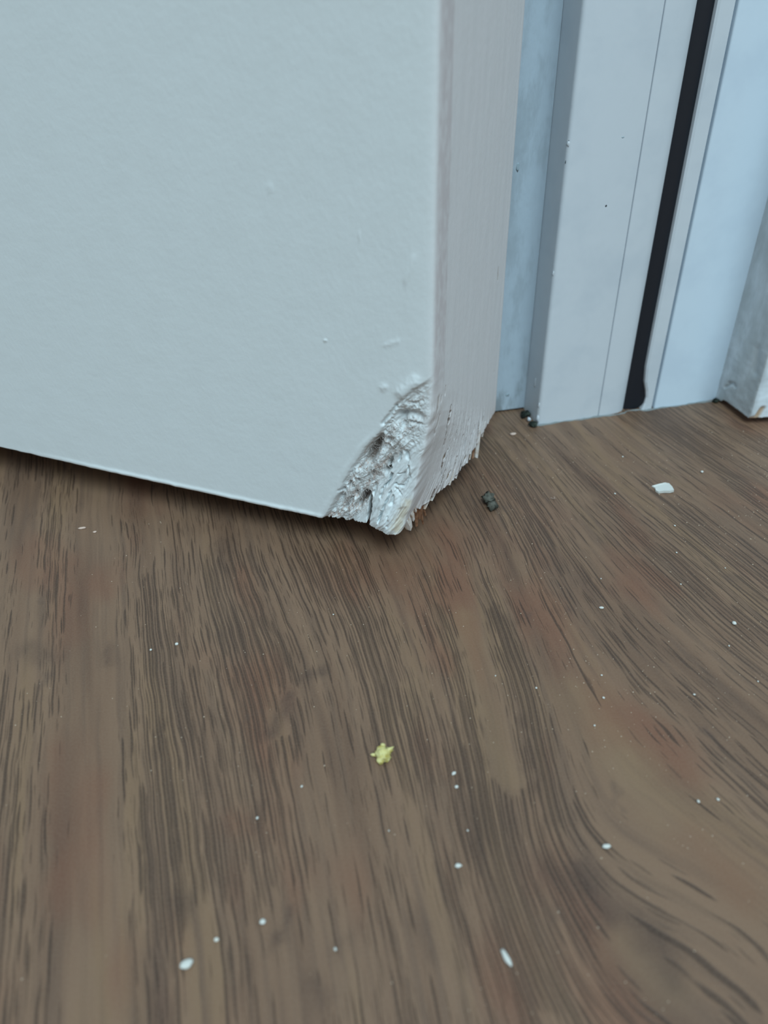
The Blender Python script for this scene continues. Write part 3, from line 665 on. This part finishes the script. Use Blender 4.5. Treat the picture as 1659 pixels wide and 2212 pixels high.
# casing at the right: thick board edge, its foot broken and lifted off the floor
cas = empty('trim_2', FW(38, 0, 0))
tag(cas, 'white wooden casing right of the seal, foot broken and raised off the floor', 'casing', kind='structure')
NF = 11.0
tt = np.concatenate([np.linspace(-3, NF - .9, 70), np.linspace(NF - .9, NF + .9, 14)[1:-1], np.linspace(NF + .9, NF + 14, 90), [NF + 30, NF + 70]])
cs = np.where(tt < NF - .9, 38.0, 0.0); cn = np.where(tt < NF - .9, tt, NF)
q = np.clip((tt - (NF - .9)) / 1.8, 0, 1) * math.pi / 2
rnd = (tt >= NF - .9) & (tt <= NF + .9)
cs = np.where(tt > NF + .9, 38.9 + (tt - NF - .9), cs); cs = np.where(rnd, 38.9 - .9 * np.cos(q), cs); cn = np.where(rnd, NF - .9 + .9 * np.sin(q), cn)
zc = np.interp(tt, [-3, .5, 1.6, 2.2, 4, 8, NF, NF + 2, NF + 14, NF + 70], [.2, .35, .5, 1.1, 1.2, 1.35, 1.4, 1.45, 1.35, 1.3]) + .10 * perlin(tt * .9, tt * 0, 91) + .07 * perlin(tt * 3, tt * 0, 92)
hh = np.concatenate([np.linspace(0, 1, 150) * 34, [40, 60, 120, 500, TOP]])
CH = zc[None] + hh[:, None] * np.where(hh[:, None] <= 34, 1, 1); CS = cs[None] + 0 * CH; CN = cn[None] + 0 * CH
TT = tt[None] + 0 * CH
lowc = 1 - sst(CH, 3, 30)
dn = -.10 * lowc * fbm(CH * .35, TT * .2, 3, 93) - .03 * fbm(CH * .8, TT * .5, 2, 94) * lowc
edge_w = np.exp(-((TT - NF) / 1.3) ** 2)
chipm = np.exp(-(polydist(TT, CH, [(NF - .1, 1.2), (NF + 1.2, 1.6), (NF + 1.7, 3.4)]) / .62) ** 4) * (TT > NF - .6)
CS2 = CS - dn * (TT < NF) - edge_w * .25 * lowc * np.abs(perlin(CH * .16, CH * 0, 95))
CN2 = CN + dn * (TT >= NF) - edge_w * .5 * lowc * np.abs(perlin(CH * .11, CH * 0 + 3, 96)) - chipm * .3
for pts, hw, dep in (([(2.4, 4.9), (3.8, 5.4), (4.4, 5.2)], .28, .5), ([(1.6, 3.6), (2.6, 4.6)], .22, .4), ([(7.5, 14), (8.3, 10)], .8, .25)):
    CS2 = CS2 + dep * np.exp(-(polydist(TT, CH, pts) / hw) ** 2) * (TT < NF)
CP = np.stack([(FP[0] + CS2 * FE[0] + CN2 * FN[0]), (FP[1] + CS2 * FE[1] + CN2 * FN[1]), CH], -1) * S
inner = np.stack([(FP[0] + (cs + 3) * FE[0] + (cn - 3) * FN[0]), (FP[1] + (cs + 3) * FE[1] + (cn - 3) * FN[1]), zc + .6], -1)[None] * S
tcas = NT('casing_paint'); ob_ = tcas.objco(); rw_ = tcas.attr('raw')
wn_ = tcas.noise(tcas.scale(ob_, (1500, 1500, 500)), 1.0, 3.0)
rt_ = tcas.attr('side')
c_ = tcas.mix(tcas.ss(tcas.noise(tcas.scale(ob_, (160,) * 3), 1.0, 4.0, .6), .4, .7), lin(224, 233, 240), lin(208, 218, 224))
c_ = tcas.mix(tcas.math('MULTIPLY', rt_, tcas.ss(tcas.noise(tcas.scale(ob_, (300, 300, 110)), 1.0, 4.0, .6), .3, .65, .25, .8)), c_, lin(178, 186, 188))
c_ = tcas.mix(rw_, c_, tcas.mix(wn_, lin(166, 138, 114), lin(206, 186, 162)))
cm = tcas.out(c_, .55, tcas.bump(tcas.noise(tcas.scale(ob_, (700,) * 3), 1.0, 3.0), .00006, .5), .35)
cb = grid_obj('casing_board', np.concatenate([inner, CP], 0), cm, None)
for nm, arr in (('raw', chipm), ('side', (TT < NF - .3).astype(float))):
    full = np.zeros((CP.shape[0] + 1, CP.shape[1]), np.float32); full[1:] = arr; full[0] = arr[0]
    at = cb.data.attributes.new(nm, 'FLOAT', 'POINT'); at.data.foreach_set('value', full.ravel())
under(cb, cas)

# wall behind the open door and wall beyond the casing
def slab_wall(name, p, q, thick, z1, m, label):
    p = np.array(p); q = np.array(q); d = (q - p) / np.linalg.norm(q - p); nn = np.array((-d[1], d[0])) * thick
    V = [(*(v * S), z) for z in (0, z1 * S) for v in (p, q, q + nn, p + nn)]
    o = mesh_obj(name, V, [(0, 1, 5, 4), (1, 2, 6, 5), (2, 3, 7, 6), (3, 0, 4, 7), (3, 2, 1, 0), (4, 5, 6, 7)], m)
    return tag(o, label, 'wall', kind='structure')
def pt(s, n): return FP + FE * s + FN * n
w0 = pt(-20.5, RB - 6.5)
slab_wall('wall_back', w0 + A2 * 1400, w0, 90, 2400, M['wall'], 'plain white wall hidden behind the open door')
slab_wall('wall_right', pt(95, 2), pt(1300, 2), 90, 2400, M['wall'], 'plain white wall beyond the right-hand casing')

# ------------------------------------------------------------------ loose bits on the floor
def crumb(name, x, y, w, d, h, m, seed, rot, label, cat, group=None, amp=.28, sub=2):
    o = blob(name, (x * S, y * S, h * S * .42), w / 2, d / 2, h / 2, m, seed, rot, amp, sub)
    zmin = min(v.co.z for v in o.data.vertices); o.location.z = -zmin - .00002
    return tag(o, label, cat, group)
# big flat flake: bent plate with a raised rim
bm = bmesh.new()
outl = [(-1.45, -.55), (-1.2, -1.15), (-.2, -1.1), (.6, -1.35), (1.35, -1.2), (1.5, -.2), (1.45, .9), (.9, 1.35), (-.3, 1.2), (-1.5, .95), (-1.25, .2)]
top = [bm.verts.new((x * S, y * S, (.42 + .08 * x - .06 * y) * S)) for x, y in outl]; bot = [bm.verts.new((x * 1.02 * S, y * S, (.05 + .08 * max(0, x)) * S)) for x, y in outl]
ins = [bm.verts.new((x * .72 * S, y * .72 * S, (.32 + .08 * x - .06 * y) * S)) for x, y in outl]
n_ = len(outl)
for i in range(n_):
    j = (i + 1) % n_; bm.faces.new((bot[i], bot[j], top[j], top[i])); bm.faces.new((top[i], top[j], ins[j], ins[i]))
bm.faces.new(ins); bm.faces.new(bot[::-1])
me = bpy.data.meshes.new('paint_flake'); bm.to_mesh(me); bm.free(); me.materials.append(M['chip'])
fo = bpy.data.objects.new('paint_flake', me); col.objects.link(fo); fo.location = (46.67 * S, 105.4 * S, 0); fo.rotation_euler = (0, 0, .10)
tag(fo, 'large flat white paint chip lying right of the splintered door corner', 'paint chip')

gp = crumb('grit_lump', 17.2, 102.6, 1.9, 2.6, 1.7, M['pebble'], 3, .2, 'dark grey-green lump of grit beside the splintered door corner', 'grit', None, .5, 3)
lump = blob('grit_knob', (17.3 * S, 100.9 * S, .75 * S), .8, .8, .75, M['pebble'], 8, 0, .45, 3, gp)

# ragged yellow crumb
yr = empty('foam_crumb', (-.8 * S, 53.9 * S, 0))
tag(yr, 'ragged yellow foam crumb lying alone on the brown floor', 'crumb')
yb = blob('foam_body', (-.85 * S, 54.0 * S, .55 * S), .85, .95, .55, M['yellow'], 21, .3, .55, 3, yr, 2.6)
for dx, dy, dz, sx, sy, sz, r_ in ((.75, .35, .75, .55, .28, .3, .5), (-.95, -.1, .5, .4, .22, .2, .1), (.0, .95, .8, .3, .35, .25, 0), (-.3, -.75, .35, .4, .4, .3, .8), (.35, -.6, .3, .4, .3, .28, 0)):
    blob('foam_tuft', ((-.85 + dx) * S, (54.0 + dy) * S, dz * S), sx, sy, sz, M['yellow'], int(dx * 30 + 60), r_, .6, 2, yr, 2.4)

big = [
 (-18.86, 32.3, 1.25, .85, .55, .5, 'largest oval white crumb, front left of the floor', M['chip']),
 (9.96, 32.2, .55, 1.75, .35, .42, 'long slanted white sliver at the front, on the dark grain', M['chip']),
 (-12.41, 35.9, .62, .55, .4, .1, 'small round white crumb right of the largest oval crumb', M['chip']),
 (-16.52, 34.4, .45, .4, .3, .2, 'dull speck between the largest oval crumb and the round one', M['grain']),
 (21.56, 42.5, .88, .5, .4, .1, 'lumpy white crumb on the fanned-out wood grain, front right', M['chip']),
 (6.46, 40.9, .72, .45, .3, .1, 'flat white crumb between the yellow crumb and the long sliver', M['chip']),
 (7.1, 49.8, .42, .4, .3, .1, 'nearer of the two white crumbs right of the yellow crumb', M['chip']),
 (6.94, 51.5, .55, .4, .3, .5, 'farther of the two white crumbs right of the yellow crumb', M['chip']),
 (-27.9, 72.4, .46, .42, .34, .1, 'brighter of two small crumbs below the door edge, at left', M['chip']),
 (-31.13, 71.5, .33, .33, .26, .1, 'fainter of two small crumbs below the door edge, at left', M['chip']),
 (29.55, 77.2, .64, .42, .3, -.2, 'small flat white crumb nearer than the large paint chip', M['chip']),
 (46.36, 73.5, .56, .6, .45, .2, 'squarish white crumb at the right edge, nearer than the large chip', M['chip']),
 (-46.04, 97.57, .6, .45, .25, .2, 'short pale scrap beside the pinkish shred under the door', M['pink']),
 (-48.35, 98.65, 1.25, .45, .3, .2, 'pinkish shred lying in the shade of the door edge', M['pink']),
 (24.6, 124.6, 1.2, .8, .35, .2, 'pinkish scrap lying before the foot of the door frame', M['pink']),
]
for i, (x, y, w, d, h, r_, lab, m) in enumerate(big):
    crumb('paint_crumb' if m is M['chip'] else 'scrap', x, y, w, d, h, m, i + 30, r_, lab, 'crumb')
tiny = [(26.59, 65.09, .32, 'upper of two white specks set one above the other, right of centre'), (25.94, 61.51, .4, 'lower of two white specks set one above the other, right of centre'),
        (36.98, 61.64, .36, 'lone white speck to the right of the pair set one above the other'), (54.89, 110.1, .6, 'pale speck beyond the large paint chip, towards the casing'),
        (43.56, 88.63, .34, 'white speck lying clear in front of the large paint chip'), (38.39, 104.3, .42, 'pale speck just left of the large paint chip'),
        (45.4, 95.2, .38, 'faint speck close in front of the large paint chip'), (44.17, 69.5, .3, 'tiny speck just below the squarish crumb at the right edge'),
        (49.43, 84.87, .28, 'tiny speck above the squarish crumb at the right edge'), (30.96, 83.25, .28, 'tiny speck just beyond the small flat crumb'),
        (41.89, 81.6, .32, 'tiny speck between the small flat crumb and the squarish crumb'), (45.47, 63.47, .3, 'lowest tiny speck at the far right edge of the floor'),
        (18.14, 63.36, .36, 'white speck midway between the yellow crumb and the stacked pair'), (-7.35, 77.3, .28, 'tiny speck on fine grain in front of the door tip'),
        (34.65, 47.48, .42, 'right-hand one of two specks close together at the lower right'), (23.93, 57.5, .34, 'faint speck below the pair set one above the other'),
        (-9.77, 50.37, .34, 'white speck left of the yellow crumb and a little nearer'), (-14.2, 46.7, .38, 'white speck on a dark printed blotch, left and nearer than the yellow crumb'),
        (32.53, 47.3, .42, 'left-hand one of two specks close together at the lower right'), (-.36, 44.9, .22, 'faintest speck straight in front of the yellow crumb'),
        (7.77, 44.67, .26, 'tiny speck between the close pair of crumbs and the flat crumb'), (42.73, 115.7, .4, 'pale speck nearest the foot of the door frame'),
        (13.41, 65.5, .25, 'faint speck left of the midway white speck'), (-5.51, 33.3, .38, 'dull speck near the front between the round crumb and the sliver')]
src = None
for i, (x, y, d, lab) in enumerate(tiny):
    if i % 4 == 0: src = crumb('paint_speck', x, y, 1.0, .8, .7, M['chip'], 70 + i, 0, lab, 'paint speck', 'tiny white specks on the floor', .3, 1); o = src; z0 = src.location.z
    else: o = src.copy(); col.objects.link(o)
    o.location = (x * S, y * S, z0 * d); o.scale = (d, d, d); o.rotation_euler = (0, 0, random.uniform(0, 3)); o['label'] = lab
# curled fibre right of the grit lump
FV.clear(); FF.clear()
strand(np.array((27.6, 103.6, .12)) * S, np.array((.8, -.6, .15)), 1.9 * S, .06 * S, (.45, .3)); strand(np.array((28.2, 103.9, .12)) * S, np.array((.1, -1, .1)), 1.5 * S, .05 * S, (.3, .2))
o = mesh_obj('fibre_curl', FV, FF, M['pink'], None, True); tag(o, 'curled pale fibre lying right of the dark grit lump', 'fibre')
# dirt packed at the foot of the frame's step
crumb('dirt_clump', *pt(-1.0, -3.6), 2.2, 1.5, 1.1, M['dirt'], 41, .7, 'black dirt packed behind the step of the frame foot', 'dirt', None, .5, 3)
crumb('dirt_clump', *pt(-.9, .25), 1.5, 1.6, .9, M['dirt'], 44, .3, 'black dirt at the front corner of the frame foot', 'dirt', None, .5, 3)
crumb('paint_crumb', *pt(-1.0, -1.6), .8, .7, .9, M['frame'], 47, .3, 'pale crumb caught between two dirt clumps at the frame foot', 'crumb', None, .4, 2)
crumb('dirt_clump', *pt(37.2, .9), 1.3, 1.0, .8, M['dirt'], 48, .3, 'black dirt in the corner where the broken casing meets the frame', 'dirt', None, .5, 3)

# fine dust, uncountable
DV, DF = [], []
def dot(x, y, r, h):
    b = len(DV); an = random.uniform(0, 6.28)
    for t in range(4): DV.append(((x + r * math.cos(an + t * 1.57) * random.uniform(.7, 1.4)) * S, (y + r * math.sin(an + t * 1.57) * random.uniform(.7, 1.4)) * S, .01 * S))
    DV.append((x * S, y * S, h * S))
    for t in range(4): DF.append((b + t, b + (t + 1) % 4, b + 4))
n_d = 0
while n_d < 1100:
    x = random.uniform(-45, 75); y = random.uniform(26, 125)
    pr = (.20 + .8 * float(sst(x, -12, 22))) * (.35 + .65 * float(sst(y, 36, 62))) * (.6 + .8 * float(perlin(x * .06, y * .06, 5)))
    if random.random() > pr: continue
    if ((x - CX0) * E2[0] + (y - CY0) * E2[1]) > -1 and ((x - CX0) * A2[0] + (y - CY0) * A2[1]) > -1: continue
    r_ = .045 + .06 * random.random() ** 3; dot(x, y, r_, r_ * 1.2); n_d += 1
o = mesh_obj('dust', DV, DF, M['dust']); tag(o, 'fine pale dust sprinkled over the brown floor', 'dust', kind='stuff')
